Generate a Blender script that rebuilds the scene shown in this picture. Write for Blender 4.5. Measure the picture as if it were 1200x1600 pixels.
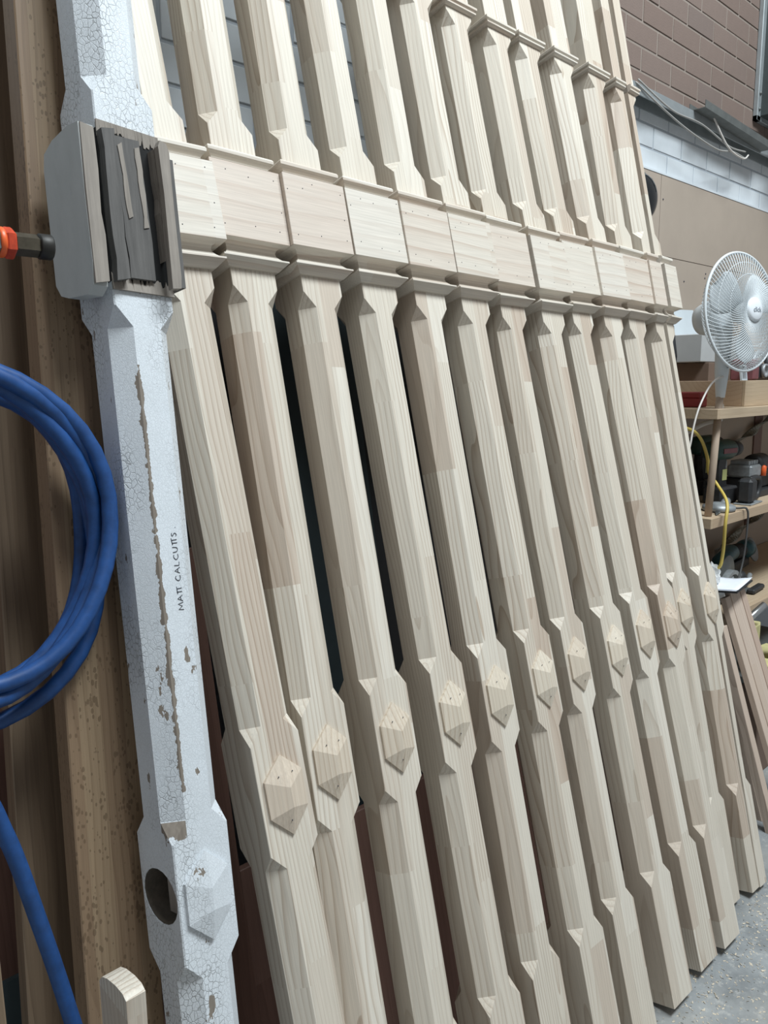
import bpy, bmesh, math, random
from mathutils import Vector, Matrix
random.seed(7)
for o in list(bpy.data.objects): bpy.data.objects.remove(o)
SC = bpy.context.scene
COL = SC.collection
R = math.radians

# ------------------------------------------------------------------ camera
PITCH, ROLL, YAW = -0.165071, -0.010227, 0.818981
cam_data = bpy.data.cameras.new('camera')
cam = bpy.data.objects.new('camera', cam_data); COL.objects.link(cam)
fw = Vector((math.cos(PITCH)*math.cos(YAW), math.cos(PITCH)*math.sin(YAW), math.sin(PITCH)))
rt = Vector((math.sin(YAW), -math.cos(YAW), 0)); up = rt.cross(fw)
r2 = math.cos(ROLL)*rt + math.sin(ROLL)*up; u2 = -math.sin(ROLL)*rt + math.cos(ROLL)*up
M = Matrix((( r2.x, u2.x, -fw.x, 0.0), (r2.y, u2.y, -fw.y, -0.7495), (r2.z, u2.z, -fw.z, 1.55), (0, 0, 0, 1)))
cam.matrix_world = M
cam_data.sensor_fit = 'HORIZONTAL'; cam_data.sensor_width = 36.0
cam_data.lens = 36.0*1200.6/1200.0
cam_data.clip_start = 0.02; cam_data.clip_end = 100
SC.camera = cam

# ------------------------------------------------------------------ world, lamps, exposure
world = bpy.data.worlds.new('world'); SC.world = world; world.use_nodes = True
bg = world.node_tree.nodes['Background']
bg.inputs[0].default_value = (0.95, 0.96, 0.97, 1); bg.inputs[1].default_value = 0.285

def area_lamp(name, loc, target, sx, sy, power, color):
    d = bpy.data.lights.new(name, 'AREA'); d.shape = 'RECTANGLE'; d.size = sx; d.size_y = sy
    d.energy = power; d.color = color
    o = bpy.data.objects.new(name, d); COL.objects.link(o); o.location = loc
    o.rotation_euler = (Vector(target)-Vector(loc)).to_track_quat('-Z', 'Y').to_euler()
    return o
# row of workshop lamps overhead, in front of the posts
area_lamp('ceiling_lamp_row', (2.0, -1.9, 6.2), (1.5, 0.2, 1.0), 3.4, 1.2, 465, (0.87, 0.955, 1.0))

vs = SC.view_settings
SC.display_settings.display_device = 'sRGB'
vs.view_transform = 'Standard'; vs.look = 'None'; vs.gamma = 1.0; vs.use_curve_mapping = False
vs.exposure = 0.0

# ------------------------------------------------------------------ helpers
class MB:
    def __init__(s): s.v = []; s.f = []; s.sm = []
    def add(s, vs_, fs, smooth=False, M=None):
        b = len(s.v)
        for p in vs_:
            p = Vector(p)
            s.v.append(tuple(M @ p) if M is not None else tuple(p))
        for f in fs: s.f.append(tuple(b+i for i in f)); s.sm.append(smooth)
        return s
    def box(s, x0, x1, y0, y1, z0, z1, M=None):
        return s.add([(x0,y0,z0),(x1,y0,z0),(x1,y1,z0),(x0,y1,z0),(x0,y0,z1),(x1,y0,z1),(x1,y1,z1),(x0,y1,z1)],
              [(0,3,2,1),(4,5,6,7),(0,1,5,4),(1,2,6,5),(2,3,7,6),(3,0,4,7)], False, M)
    def bevbox(s, x0, x1, y0, y1, z0, z1, b=0.002, M=None):
        # box whose 12 edges are chamfered
        vs_ = []; idx = {}
        X=(x0,x1); Y=(y0,y1); Z=(z0,z1)
        for i in (0,1):
            for j in (0,1):
                for k in (0,1):
                    sx = 1 if i==0 else -1; sy = 1 if j==0 else -1; sz = 1 if k==0 else -1
                    idx[(i,j,k,0)] = len(vs_); vs_.append((X[i], Y[j]+sy*b, Z[k]+sz*b))
                    idx[(i,j,k,1)] = len(vs_); vs_.append((X[i]+sx*b, Y[j], Z[k]+sz*b))
                    idx[(i,j,k,2)] = len(vs_); vs_.append((X[i]+sx*b, Y[j]+sy*b, Z[k]))
        fs = []
        for i in (0,1):
            q = [idx[(i,0,0,0)], idx[(i,1,0,0)], idx[(i,1,1,0)], idx[(i,0,1,0)]]; fs.append(q if i else q[::-1])
            q = [idx[(0,i,0,1)], idx[(0,i,1,1)], idx[(1,i,1,1)], idx[(1,i,0,1)]]; fs.append(q if i else q[::-1])
            q = [idx[(0,0,i,2)], idx[(1,0,i,2)], idx[(1,1,i,2)], idx[(0,1,i,2)]]; fs.append(q if i else q[::-1])
        for a in (0,1):
            for c in (0,1):
                fs.append([idx[(0,a,c,1)], idx[(1,a,c,1)], idx[(1,a,c,2)], idx[(0,a,c,2)]])
                fs.append([idx[(a,0,c,0)], idx[(a,1,c,0)], idx[(a,1,c,2)], idx[(a,0,c,2)]])
                fs.append([idx[(a,c,0,0)], idx[(a,c,1,0)], idx[(a,c,1,1)], idx[(a,c,0,1)]])
                for k in (0,1): pass
        for i in (0,1):
            for j in (0,1):
                for k in (0,1): fs.append([idx[(i,j,k,0)], idx[(i,j,k,1)], idx[(i,j,k,2)]])
        return s.add(vs_, fs, False, M)
    def rings(s, rings, cap=True, smooth=False, M=None, close=False):
        n = len(rings[0]); vs_ = [p for r in rings for p in r]; fs = []
        m = len(rings)
        for a in range(m if close else m-1):
            b = (a+1) % m
            for i in range(n):
                j = (i+1) % n
                fs.append((a*n+i, a*n+j, b*n+j, b*n+i))
        if cap and not close:
            fs.append(tuple(range(n))[::-1]); fs.append(tuple((m-1)*n+i for i in range(n)))
        return s.add(vs_, fs, smooth, M)
    def tube(s, pts, r, n=8, smooth=True, cap=True, close=False, M=None):
        pts = [Vector(p) for p in pts]; rr = r if isinstance(r, (list, tuple)) else [r]*len(pts)
        rings = []; prev = None; m = len(pts)
        for i, p in enumerate(pts):
            if close: t = pts[(i+1) % m]-pts[i-1]
            else: t = pts[min(i+1, m-1)]-pts[max(i-1, 0)]
            t.normalize()
            if prev is None:
                a = Vector((0,0,1)) if abs(t.z) < .9 else Vector((1,0,0)); u = (a-t*a.dot(t)).normalized()
            else: u = (prev-t*prev.dot(t)).normalized()
            prev = u; w = t.cross(u)
            rings.append([p+(u*math.cos(2*math.pi*k/n)+w*math.sin(2*math.pi*k/n))*rr[i] for k in range(n)])
        return s.rings(rings, cap, smooth, M, close)
    def lathe(s, prof, n=24, M=None, smooth=True, cap=True):
        # prof: (radius, height) about local z
        rings = [[(r*math.cos(2*math.pi*k/n), r*math.sin(2*math.pi*k/n), h) for k in range(n)] for r, h in prof]
        return s.rings(rings, cap, smooth, M)
    def prism(s, poly, axis, a0, a1, M=None, smooth=False):
        def P(p, a):
            return {'x': (a, p[0], p[1]), 'y': (p[0], a, p[1]), 'z': (p[0], p[1], a)}[axis]
        return s.rings([[P(p, a0) for p in poly], [P(p, a1) for p in poly]], True, smooth, M)
    def build(s, name, mat, parent=None, M=None):
        me = bpy.data.meshes.new(name); me.from_pydata(s.v, [], s.f); me.update()
        bm = bmesh.new(); bm.from_mesh(me); bmesh.ops.recalc_face_normals(bm, faces=bm.faces); bm.to_mesh(me); bm.free()
        for p, k in zip(me.polygons, s.sm): p.use_smooth = k
        if mat: me.materials.append(mat)
        o = bpy.data.objects.new(name, me); COL.objects.link(o)
        if parent: o.parent = parent
        if M is not None: o.matrix_local = M
        return o
def empty(name, M):
    o = bpy.data.objects.new(name, None); COL.objects.link(o)
    o.matrix_world = M; o.empty_display_size = 0.05
    return o
def tag(o, label, cat, group=None, kind=None):
    if label: o['label'] = label
    if cat: o['category'] = cat
    if group: o['group'] = group
    if kind: o['kind'] = kind
    return o
def struct(o): o['kind'] = 'structure'; return o
def T(x, y, z): return Matrix.Translation((x, y, z))
def RX(a): return Matrix.Rotation(R(a), 4, 'X')
def RY(a): return Matrix.Rotation(R(a), 4, 'Y')
def RZ(a): return Matrix.Rotation(R(a), 4, 'Z')
def spline(pts, sub=8):
    P = [Vector(p) for p in pts]; out = []
    for i in range(len(P)-1):
        p0 = P[max(i-1,0)]; p1 = P[i]; p2 = P[i+1]; p3 = P[min(i+2,len(P)-1)]
        for k in range(sub):
            t = k/sub
            out.append(0.5*((2*p1)+(p2-p0)*t+(2*p0-5*p1+4*p2-p3)*t*t+(-p0+3*p1-3*p2+p3)*t**3))
    out.append(P[-1]); return out

# ------------------------------------------------------------------ materials
class NT:
    def __init__(s, name):
        s.m = bpy.data.materials.new(name); s.m.use_nodes = True; s.t = s.m.node_tree; s.n = s.t.nodes
        s.b = s.n['Principled BSDF']
    def new(s, typ, **kw):
        n = s.n.new(typ)
        for k, v in kw.items(): setattr(n, k, v)
        return n
    def link(s, a, b): s.t.links.new(a, b)
    def val(s, inp, v):
        if hasattr(v, 'is_linked') or isinstance(v, bpy.types.NodeSocket): s.link(v, inp)
        else: inp.default_value = v
    def math(s, op, a, b=0.0, c=None, clamp=False):
        n = s.new('ShaderNodeMath', operation=op); n.use_clamp = clamp
        s.val(n.inputs[0], a); s.val(n.inputs[1], b)
        if c is not None: s.val(n.inputs[2], c)
        return n.outputs[0]
    def mix(s, fac, a, b, blend='MIX'):
        n = s.new('ShaderNodeMix', data_type='RGBA', blend_type=blend)
        s.val(n.inputs[0], fac); s.val(n.inputs[6], a); s.val(n.inputs[7], b)
        return n.outputs[2]
    def ramp(s, fac, stops):
        n = s.new('ShaderNodeValToRGB'); e = n.color_ramp.elements
        while len(e) < len(stops): e.new(0.5)
        for k, (p, c) in enumerate(stops):
            e[k].position = p; e[k].color = (c, c, c, 1) if not isinstance(c, tuple) else (*c[:3], 1)
        s.link(fac, n.inputs[0]); return n.outputs[0]
    def noise(s, vec, scale, detail=2.0, rough=0.5, dim='3D'):
        n = s.new('ShaderNodeTexNoise', noise_dimensions=dim)
        if vec is not None: s.link(vec, n.inputs['Vector'])
        n.inputs['Scale'].default_value = scale; n.inputs['Detail'].default_value = detail; n.inputs['Roughness'].default_value = rough
        return n.outputs[0]
    def mapping(s, vec, scale=(1,1,1), loc=(0,0,0), rot=(0,0,0)):
        n = s.new('ShaderNodeMapping'); s.link(vec, n.inputs[0])
        n.inputs['Scale'].default_value = scale; n.inputs['Location'].default_value = loc; n.inputs['Rotation'].default_value = rot
        return n.outputs[0]
    def obj(s): return s.new('ShaderNodeTexCoord').outputs['Object']
    def bump(s, h, strength, dist=0.002):
        n = s.new('ShaderNodeBump'); n.inputs['Strength'].default_value = strength; n.inputs['Distance'].default_value = dist
        s.link(h, n.inputs['Height']); s.link(n.outputs[0], s.b.inputs['Normal'])
    def color(s, c): s.val(s.b.inputs['Base Color'], c)
    def rough(s, r): s.val(s.b.inputs['Roughness'], r)

def plain(name, col, rough=0.6, metal=0.0, noise=0.0, nscale=30):
    t = NT(name); t.rough(rough); t.b.inputs['Metallic'].default_value = metal
    if noise > 0:
        n = t.noise(t.obj(), nscale, 4, 0.6)
        d = tuple(c*(1-noise) for c in col); l = tuple(min(1, c*(1+noise)) for c in col)
        t.color(t.ramp(n, [(0.3, d), (0.7, l)]))
    else: t.color((*col, 1))
    return t.m

def wood(name, light, dark, axis='z', ring=150.0, ringamt=0.5, seg=1.5, lamw=0.05, tone=0.16, tint=(1.0,0.93,0.9), rough=0.55, fine=0.10):
    """solid 3-D timber: growth rings about an off-centre pith, finger-jointed cells along the grain"""
    t = NT(name); co = t.obj()
    oi = t.new('ShaderNodeObjectInfo'); rnd = oi.outputs['Random']
    sp = t.new('ShaderNodeSeparateXYZ'); t.link(co, sp.inputs[0])
    X, Y, Z = sp.outputs
    if axis == 'x': X, Z = Z, X
    if axis == 'y': Y, Z = Z, Y
    lam = t.math('FLOOR', t.math('DIVIDE', t.math('ADD', X, t.math('MULTIPLY', rnd, 0.02)), lamw))
    W = t.math('ADD', t.math('ADD', t.math('MULTIPLY', Z, seg), t.math('MULTIPLY', lam, 7.31)), t.math('MULTIPLY', rnd, 53.7))
    vo = t.new('ShaderNodeTexVoronoi', voronoi_dimensions='1D'); t.link(W, vo.inputs['W']); vo.inputs['Scale'].default_value = 1.0
    sc = t.new('ShaderNodeSeparateColor'); t.link(vo.outputs['Color'], sc.inputs[0])
    cr, cg, cb = sc.outputs
    dx = t.math('ADD', t.math('SUBTRACT', X, 0.05), t.math('MULTIPLY', t.math('SUBTRACT', cr, 0.5), 0.34))
    dy = t.math('ADD', t.math('SUBTRACT', Y, 0.05), t.math('ADD', t.math('MULTIPLY', cg, 0.16), -0.03))
    cb2 = t.new('ShaderNodeCombineXYZ')
    t.link(t.math('MULTIPLY', X, 7.0), cb2.inputs[0]); t.link(t.math('MULTIPLY', Y, 7.0), cb2.inputs[1])
    t.link(t.math('ADD', t.math('MULTIPLY', Z, 1.3), t.math('MULTIPLY', cr, 37.0)), cb2.inputs[2])
    wob = t.noise(cb2.outputs[0], 1.0, 2.0, 0.5)
    rr = t.math('SQRT', t.math('ADD', t.math('MULTIPLY', dx, dx), t.math('MULTIPLY', dy, dy)))
    rr = t.math('ADD', rr, t.math('MULTIPLY', wob, 0.075))
    fr = t.math('FRACT', t.math('MULTIPLY', rr, ring))
    line = t.math('POWER', fr, 3.6)
    late = t.ramp(line, [(0.0, 0.0), (0.88, 1.0), (0.97, 0.75), (1.0, 0.0)])
    # fine fibre
    cf = t.new('ShaderNodeCombineXYZ')
    t.link(t.math('MULTIPLY', X, 420.0), cf.inputs[0]); t.link(t.math('MULTIPLY', Y, 420.0), cf.inputs[1])
    t.link(t.math('ADD', t.math('MULTIPLY', Z, 9.0), t.math('MULTIPLY', rnd, 91.0)), cf.inputs[2])
    fib = t.noise(cf.outputs[0], 1.0, 2.0, 0.6)
    amt = t.math('MULTIPLY', late, t.math('MULTIPLY_ADD', cb, ringamt, ringamt*0.35))
    c = t.mix(amt, (*light, 1), (*dark, 1))
    # tone of each jointed length: darker, pinker or paler
    tn = t.ramp(cg, [(0.0, (1-tone*1.6, (1-tone*1.6)*tint[1], (1-tone*1.6)*tint[2])), (0.45, (1-tone*.6, (1-tone*.6)*.985, (1-tone*.6)*.96)), (1.0, (1.0, 1.0, 1.0))])
    c = t.mix(1.0, c, tn, 'MULTIPLY')
    fb = t.ramp(fib, [(0.25, 1-fine*2), (0.75, 1.0)])
    c = t.mix(1.0, c, fb, 'MULTIPLY')
    t.color(c); t.rough(rough)
    t.bump(t.math('ADD', t.math('MULTIPLY', fib, 0.5), t.math('MULTIPLY', late, -0.25)), 0.12, 0.001)
    return t.m

M_pine = wood('pine_finger_jointed', (0.76, 0.70, 0.605), (0.43, 0.325, 0.235), 'z', 112, 0.58, 2.2, 0.052, 0.16, (1.0, 0.90, 0.84))
M_pine_x = wood('pine_across', (0.71, 0.655, 0.575), (0.50, 0.385, 0.305), 'x', 30, 0.50, 1.2, 0.30, 0.05, rough=0.5)
M_pine_dark = wood('pine_boss', (0.74, 0.66, 0.545), (0.46, 0.345, 0.24), 'z', 110, 0.55, 1.0, 0.6, 0.10)
M_plank = wood('brown_hardwood', (0.22, 0.155, 0.10), (0.12, 0.08, 0.05), 'z', 75, 0.5, 0.35, 0.035, 0.18)
M_stack = wood('reddish_oak', (0.64, 0.52, 0.43), (0.42, 0.31, 0.24), 'z', 110, 0.5, 0.3, 0.2, 0.10)
M_ply = wood('plywood', (0.55, 0.43, 0.30), (0.38, 0.27, 0.17), 'x', 60, 0.35, 0.4, 0.3, 0.06)
M_redbrown = wood('red_brown_board', (0.20, 0.11, 0.085), (0.12, 0.06, 0.045), 'z', 60, 0.4, 0.4, 0.2, 0.1)

def spotted(name, light, dark):
    m = wood(name, light, dark, 'z', 75, 0.5, 0.35, 0.035, 0.16)
    t = NT.__new__(NT); t.m = m; t.t = m.node_tree; t.n = t.t.nodes; t.b = t.n['Principled BSDF']
    base = t.b.inputs['Base Color'].links[0].from_socket
    co = t.obj()
    mp = t.mapping(co, (170, 170, 85))
    v = t.new('ShaderNodeTexVoronoi'); t.link(mp, v.inputs['Vector']); v.inputs['Scale'].default_value = 1.0
    sz = t.noise(t.mapping(co, (28, 28, 11)), 1.0, 2)
    spot = t.math('LESS_THAN', v.outputs['Distance'], t.math('MULTIPLY_ADD', sz, 1.1, -0.30))
    zone = t.noise(t.mapping(co, (30, 5, 3)), 1.0, 2)
    msk = t.math('MULTIPLY', spot, t.math('GREATER_THAN', zone, 0.44))
    t.color(t.mix(t.math('MULTIPLY', msk, 0.55), base, (0.10, 0.06, 0.03, 1)))
    return m
M_spotted = spotted('stained_hardwood', (0.37, 0.265, 0.165), (0.23, 0.15, 0.085))

def crackpaint():
    t = NT('crazed_white_paint'); co = t.obj()
    sp = t.new('ShaderNodeSeparateXYZ'); t.link(co, sp.inputs[0]); X, Y, Z = sp.outputs
    warp = t.new('ShaderNodeVectorMath', operation='ADD')
    nz = t.new('ShaderNodeTexNoise'); t.link(co, nz.inputs['Vector']); nz.inputs['Scale'].default_value = 90
    sc = t.new('ShaderNodeVectorMath', operation='SCALE'); t.link(nz.outputs['Color'], sc.inputs[0]); sc.inputs['Scale'].default_value = 0.006
    t.link(co, warp.inputs[0]); t.link(sc.outputs[0], warp.inputs[1])
    def cracks(scale, width):
        v = t.new('ShaderNodeTexVoronoi', feature='DISTANCE_TO_EDGE')
        t.link(t.mapping(warp.outputs[0], (1, 1, 0.7)), v.inputs['Vector']); v.inputs['Scale'].default_value = scale
        return t.ramp(v.outputs['Distance'], [(0.0, 1.0), (width, 0.0)])
    big = cracks(135, 0.075); small = cracks(290, 0.075)
    zone = t.noise(t.mapping(co, (9, 9, 4.5)), 1.0, 3)
    zb = t.ramp(zone, [(0.44, 0.0), (0.58, 1.0)])
    ck = t.math('MAXIMUM', t.math('MULTIPLY', big, t.math('MULTIPLY_ADD', zb, 0.75, 0.15)), t.math('MULTIPLY', small, 0.26))
    # flaked patches and the worn arris beside the chamfer
    fl = t.noise(t.mapping(co, (40, 40, 17)), 1.0, 4, 0.6)
    flake = t.math('GREATER_THAN', fl, 0.66)
    edn = t.noise(t.mapping(co, (60, 60, 45)), 1.0, 3, 0.7)
    ed = t.math('ABSOLUTE', t.math('SUBTRACT', X, 0.0275))
    edw = t.math('MULTIPLY', t.math('SUBTRACT', edn, 0.30), 0.016)
    zr = t.math('MULTIPLY', t.math('GREATER_THAN', Z, 1.07), t.math('LESS_THAN', Z, 1.70))
    front = t.math('LESS_THAN', Y, 0.006)
    edge = t.math('MULTIPLY', t.math('MULTIPLY', t.math('LESS_THAN', ed, edw), zr), front)
    # bare triangle on the stop above the boss block
    st = t.math('MULTIPLY', t.math('MULTIPLY', t.math('GREATER_THAN', Z, 1.003), t.math('LESS_THAN', Z, 1.030)),
                t.math('MULTIPLY', t.math('LESS_THAN', t.math('ADD', X, Y), 0.0255), t.math('GREATER_THAN', t.math('ADD', edn, t.math('MULTIPLY', t.math('SUBTRACT', Z, 1.0), 12.0)), 0.56)))
    bare = t.math('MAXIMUM', t.math('MAXIMUM', flake, edge), st)
    tone = t.noise(co, 14, 3)
    paint = t.mix(tone, (0.62, 0.655, 0.68, 1), (0.72, 0.76, 0.80, 1))
    c = t.mix(t.math('MULTIPLY', ck, 0.75), paint, (0.13, 0.13, 0.12, 1))
    wd = t.mix(t.noise(t.mapping(co, (200, 200, 12)), 1.0, 3), (0.13, 0.105, 0.085, 1), (0.30, 0.26, 0.215, 1))
    c = t.mix(bare, c, wd)
    t.color(c); t.rough(0.5)
    h = t.math('SUBTRACT', 1.0, t.math('MAXIMUM', t.math('MULTIPLY', ck, 0.6), bare))
    t.bump(h, 0.5, 0.002)
    return t.m
M_crack = crackpaint()
def weathered(name, a, b, sc=(160,160,9)):
    t = NT(name); co = t.obj()
    n = t.noise(t.mapping(co, sc), 1.0, 4, 0.6); n2 = t.noise(co, 35, 3)
    c = t.mix(n, (*a, 1), (*b, 1)); c = t.mix(t.math('MULTIPLY', n2, 0.4), c, (*a, 1))
    t.color(c); t.rough(0.75); t.bump(n, 0.5, 0.003); return t.m
M_weather = weathered('weathered_grey_timber', (0.045, 0.042, 0.040), (0.19, 0.18, 0.17))
M_weather_l = weathered('weathered_pale_timber', (0.16, 0.14, 0.12), (0.42, 0.37, 0.32))
M_greypaint = weathered('old_grey_paint', (0.40, 0.42, 0.41), (0.52, 0.54, 0.53), (30, 30, 10))
M_gapshade = plain('black_gap_shade', (0.006, 0.006, 0.006), 0.9)  # paints the shade in the gaps between the old capital's slats
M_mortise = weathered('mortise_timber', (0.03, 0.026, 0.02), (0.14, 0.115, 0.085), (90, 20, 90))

def brickmat():
    t = NT('brown_brick'); co = t.obj()
    oi = t.new('ShaderNodeObjectInfo')
    n = t.noise(co, 22, 4, 0.6)
    a = t.ramp(oi.outputs['Random'], [(0, (0.180, 0.126, 0.103)), (0.5, (0.198, 0.144, 0.120)), (1, (0.175, 0.132, 0.114))])
    t.color(t.mix(t.math('MULTIPLY', n, 0.5), a, (0.135, 0.10, 0.085, 1))); t.rough(0.85)
    t.bump(t.noise(co, 160, 3), 0.4, 0.002); return t.m
M_brick = brickmat()
M_brickpaint = plain('white_painted_brick', (0.62, 0.66, 0.69), 0.55, 0, 0.05, 12)
def mortarmat():
    t = NT('mortar'); co = t.obj()
    sp = t.new('ShaderNodeSeparateXYZ'); t.link(co, sp.inputs[0])
    up_ = t.math('GREATER_THAN', sp.outputs[2], 2.645)
    n = t.noise(co, 40, 3)
    c = t.mix(n, (0.20, 0.165, 0.14, 1), (0.29, 0.24, 0.205, 1))
    t.color(t.mix(up_, (0.42, 0.46, 0.50, 1), c)); t.rough(0.9); return t.m
M_mortar = mortarmat()
def concrete():
    t = NT('dusty_concrete'); co = t.obj()
    n = t.noise(co, 9, 5, 0.65); n2 = t.noise(co, 45, 4, 0.7); n3 = t.noise(co, 2.2, 3)
    c = t.ramp(n, [(0.3, (0.17, 0.18, 0.185)), (0.7, (0.31, 0.325, 0.33))])
    c = t.mix(t.ramp(n2, [(0.55, 0.0), (0.75, 0.7)]), c, (0.50, 0.49, 0.46, 1))
    c = t.mix(t.ramp(n3, [(0.5, 0.0), (0.75, 0.6)]), c, (0.40, 0.37, 0.31, 1))
    t.color(c); t.rough(0.8); t.bump(n2, 0.4, 0.004); return t.m
M_floor = concrete()
M_sawdust = plain('sawdust', (0.55, 0.48, 0.38), 0.9, 0, 0.25, 60)
M_tan = plain('tan_wall_board', (0.385, 0.320, 0.262), 0.6, 0, 0.05, 5)
M_tanline = plain('board_joint', (0.36, 0.29, 0.23), 0.7)
M_steel = plain('galvanised_steel', (0.36, 0.39, 0.40), 0.45, 0.5, 0.12, 14)
M_dksteel = plain('dark_steel', (0.16, 0.17, 0.165), 0.5, 0.5, 0.15, 20)
M_cable = plain('grey_cable', (0.35, 0.34, 0.32), 0.5)
M_cablew = plain('white_cable', (0.62, 0.58, 0.54), 0.5)
M_cabley = plain('yellow_cable', (0.58, 0.44, 0.10), 0.5)
M_cabled = plain('dark_cable', (0.06, 0.06, 0.06), 0.5)
M_hose = plain('blue_hose', (0.010, 0.058, 0.20), 0.5, 0, 0.25, 40)
M_hosewear = plain('hose_scuff', (0.45, 0.5, 0.58), 0.8)
M_red = plain('orange_red_plastic', (0.50, 0.05, 0.015), 0.45, 0, 0.3, 60)
M_orange = plain('orange_ring', (0.80, 0.13, 0.03), 0.4)
M_brass = plain('tarnished_brass', (0.11, 0.095, 0.07), 0.4, 0.7, 0.25, 60)
M_fan = plain('white_fan_plastic', (0.66, 0.70, 0.72), 0.4)
M_fanhub = plain('fan_badge', (0.78, 0.82, 0.86), 0.3)
M_ink = plain('dark_print', (0.03, 0.035, 0.05), 0.6)
M_greyink = plain('grey_print', (0.22, 0.25, 0.28), 0.6)
def blademat():
    t = NT('translucent_fan_blade'); t.color((0.72, 0.76, 0.78, 1)); t.rough(0.35)
    tr = t.new('ShaderNodeBsdfTranslucent'); tr.inputs[0].default_value = (0.7, 0.74, 0.76, 1)
    mx = t.new('ShaderNodeMixShader'); mx.inputs[0].default_value = 0.3
    t.link(t.b.outputs[0], mx.inputs[1]); t.link(tr.outputs[0], mx.inputs[2])
    t.link(mx.outputs[0], t.n['Material Output'].inputs[0]); return t.m
M_blade = blademat()
M_green = plain('dark_green_tool', (0.018, 0.055, 0.045), 0.4, 0, 0.25, 40)
M_toolblk = plain('black_rubber', (0.022, 0.023, 0.025), 0.5, 0, 0.3, 50)
M_toolgrey = plain('grey_tool_alloy', (0.30, 0.32, 0.33), 0.45, 0.3, 0.2, 50)
M_teal = plain('teal_tool', (0.015, 0.075, 0.095), 0.4, 0, 0.25, 40)
M_maroon = plain('maroon_tool', (0.20, 0.07, 0.075), 0.5, 0, 0.15, 40)
M_pink = plain('pink_sticker', (0.62, 0.20, 0.24), 0.5)
M_yellowtag = plain('yellow_sticker', (0.50, 0.52, 0.22), 0.5)
M_card = plain('brown_cardboard', (0.17, 0.115, 0.085), 0.8, 0, 0.08, 10)
M_carton = plain('pale_carton', (0.44, 0.45, 0.45), 0.7, 0, 0.06, 8)
M_carton2 = plain('pale_blue_carton', (0.55, 0.60, 0.63), 0.6, 0, 0.04, 8)
M_redbox = plain('red_plastic', (0.27, 0.03, 0.03), 0.5)
M_paper = plain('white_paper', (0.80, 0.83, 0.90), 0.7)
M_bag = plain('crumpled_plastic', (0.66, 0.67, 0.66), 0.4, 0, 0.2, 60)
M_yelwood = plain('yellow_block', (0.55, 0.50, 0.25), 0.7, 0, 0.15, 25)
M_glass = plain('black_dome', (0.012, 0.014, 0.016), 0.08)
M_chrome = plain('chrome_rim', (0.55, 0.57, 0.58), 0.2, 0.9)
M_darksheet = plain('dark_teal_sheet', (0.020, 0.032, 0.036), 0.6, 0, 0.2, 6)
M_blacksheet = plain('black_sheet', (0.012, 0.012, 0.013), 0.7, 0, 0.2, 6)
M_strap = plain('galvanised_strap', (0.20, 0.20, 0.17), 0.45, 0.5, 0.15, 30)
M_tape = plain('masking_tape', (0.50, 0.44, 0.34), 0.7)
M_abrasive = plain('grey_disc', (0.20, 0.21, 0.22), 0.6)

# ------------------------------------------------------------------ setting
FL = -0.026
WY = 0.905
b = MB(); b.box(-2.0, 7.0, -5.0, WY+0.3, FL-0.1, FL); struct(b.build('floor', M_floor))
b = MB(); b.box(-2.0, 7.0, WY+0.0035, WY+0.25, FL, 4.2); wall = struct(b.build('wall_back', M_mortar))
# bricks: .24 x .0875 bond; those in view are parts, the rest one joined part
CH = 0.0875; ZREF = 2.995
rest = MB(); brick_me = {}
def brick_mesh(lx, mat):
    k = (round(lx, 4), mat.name)
    if k not in brick_me:
        q = MB(); q.bevbox(0, lx, 0, 0.02, 0, CH-0.009, 0.0015)
        o = q.build('brick', mat); brick_me[k] = o.data; bpy.data.objects.remove(o)
    return brick_me[k]
def in_view(x, z):
    if x > 2.55 and x < 4.35 and 2.37 < z < 3.45: return True
    if 0.62 < x < 1.55 and 2.1 < z < 2.75: return True
    return False
for k in range(-34, 14):
    z = ZREF + k*CH + 0.005
    off = 0.134 if k % 2 else 0.014
    mat = M_brick if z > 2.64 else M_brickpaint
    x = -2.0 + off
    while x < 6.9:
        if in_view(x+0.115, z+0.04):
            o = bpy.data.objects.new('brick', brick_mesh(0.23, mat)); COL.objects.link(o); o.parent = wall
            o.location = (x+0.005, WY+random.uniform(0, 0.0015), z)
        elif z > 2.1 and x > -1.2:
            (rest).box(x+0.005, x+0.235, WY+0.001, WY+0.02, z, z+CH-0.010)
        x += 0.24
o = rest.build('painted_brickwork', M_brickpaint, wall); o['kind'] = 'stuff'

# tan lining board on the wall, its joints and screw heads
pn = MB(); pn.box(2.45, 3.107, WY-0.012, WY+0.002, 0.3, 2.383); panel = struct(pn.build('trim_1', M_tan))
pn = MB(); pn.box(3.110, 6.0, WY-0.012, WY+0.002, 2.068, 2.383); pn.build('wall_panel', M_tan, panel)
pn = MB(); pn.box(3.110, 6.0, WY-0.012, WY+0.002, 0.3, 2.065); pn.build('wall_panel', M_tan, panel)
for (x, z) in [(3.03, 2.352), (3.13, 2.29), (3.075, 2.285), (3.35, 1.98), (3.55, 2.01), (3.556, 2.03)]:
    q = MB(); q.lathe([(0.004, 0), (0.003, 0.002)], 8, T(x, WY-0.012, z) @ RX(90)); q.build('screw_head', M_ink, panel)
q = MB(); q.box(2.45, 6.0, WY-0.014, WY+0.002, 2.384, 2.392); struct(q.build('trim_2', M_brickpaint))

# steel angle over the painted course
q = MB()
q.box(2.3, 6.0, WY-0.055, WY+0.01, 2.644, 2.651); q.box(2.3, 6.0, WY-0.004, WY+0.01, 2.600, 2.644)
q.box(2.3, 6.0, WY-0.055, WY-0.050, 2.612, 2.644)
struct(q.build('trim_3', M_steel))

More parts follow.
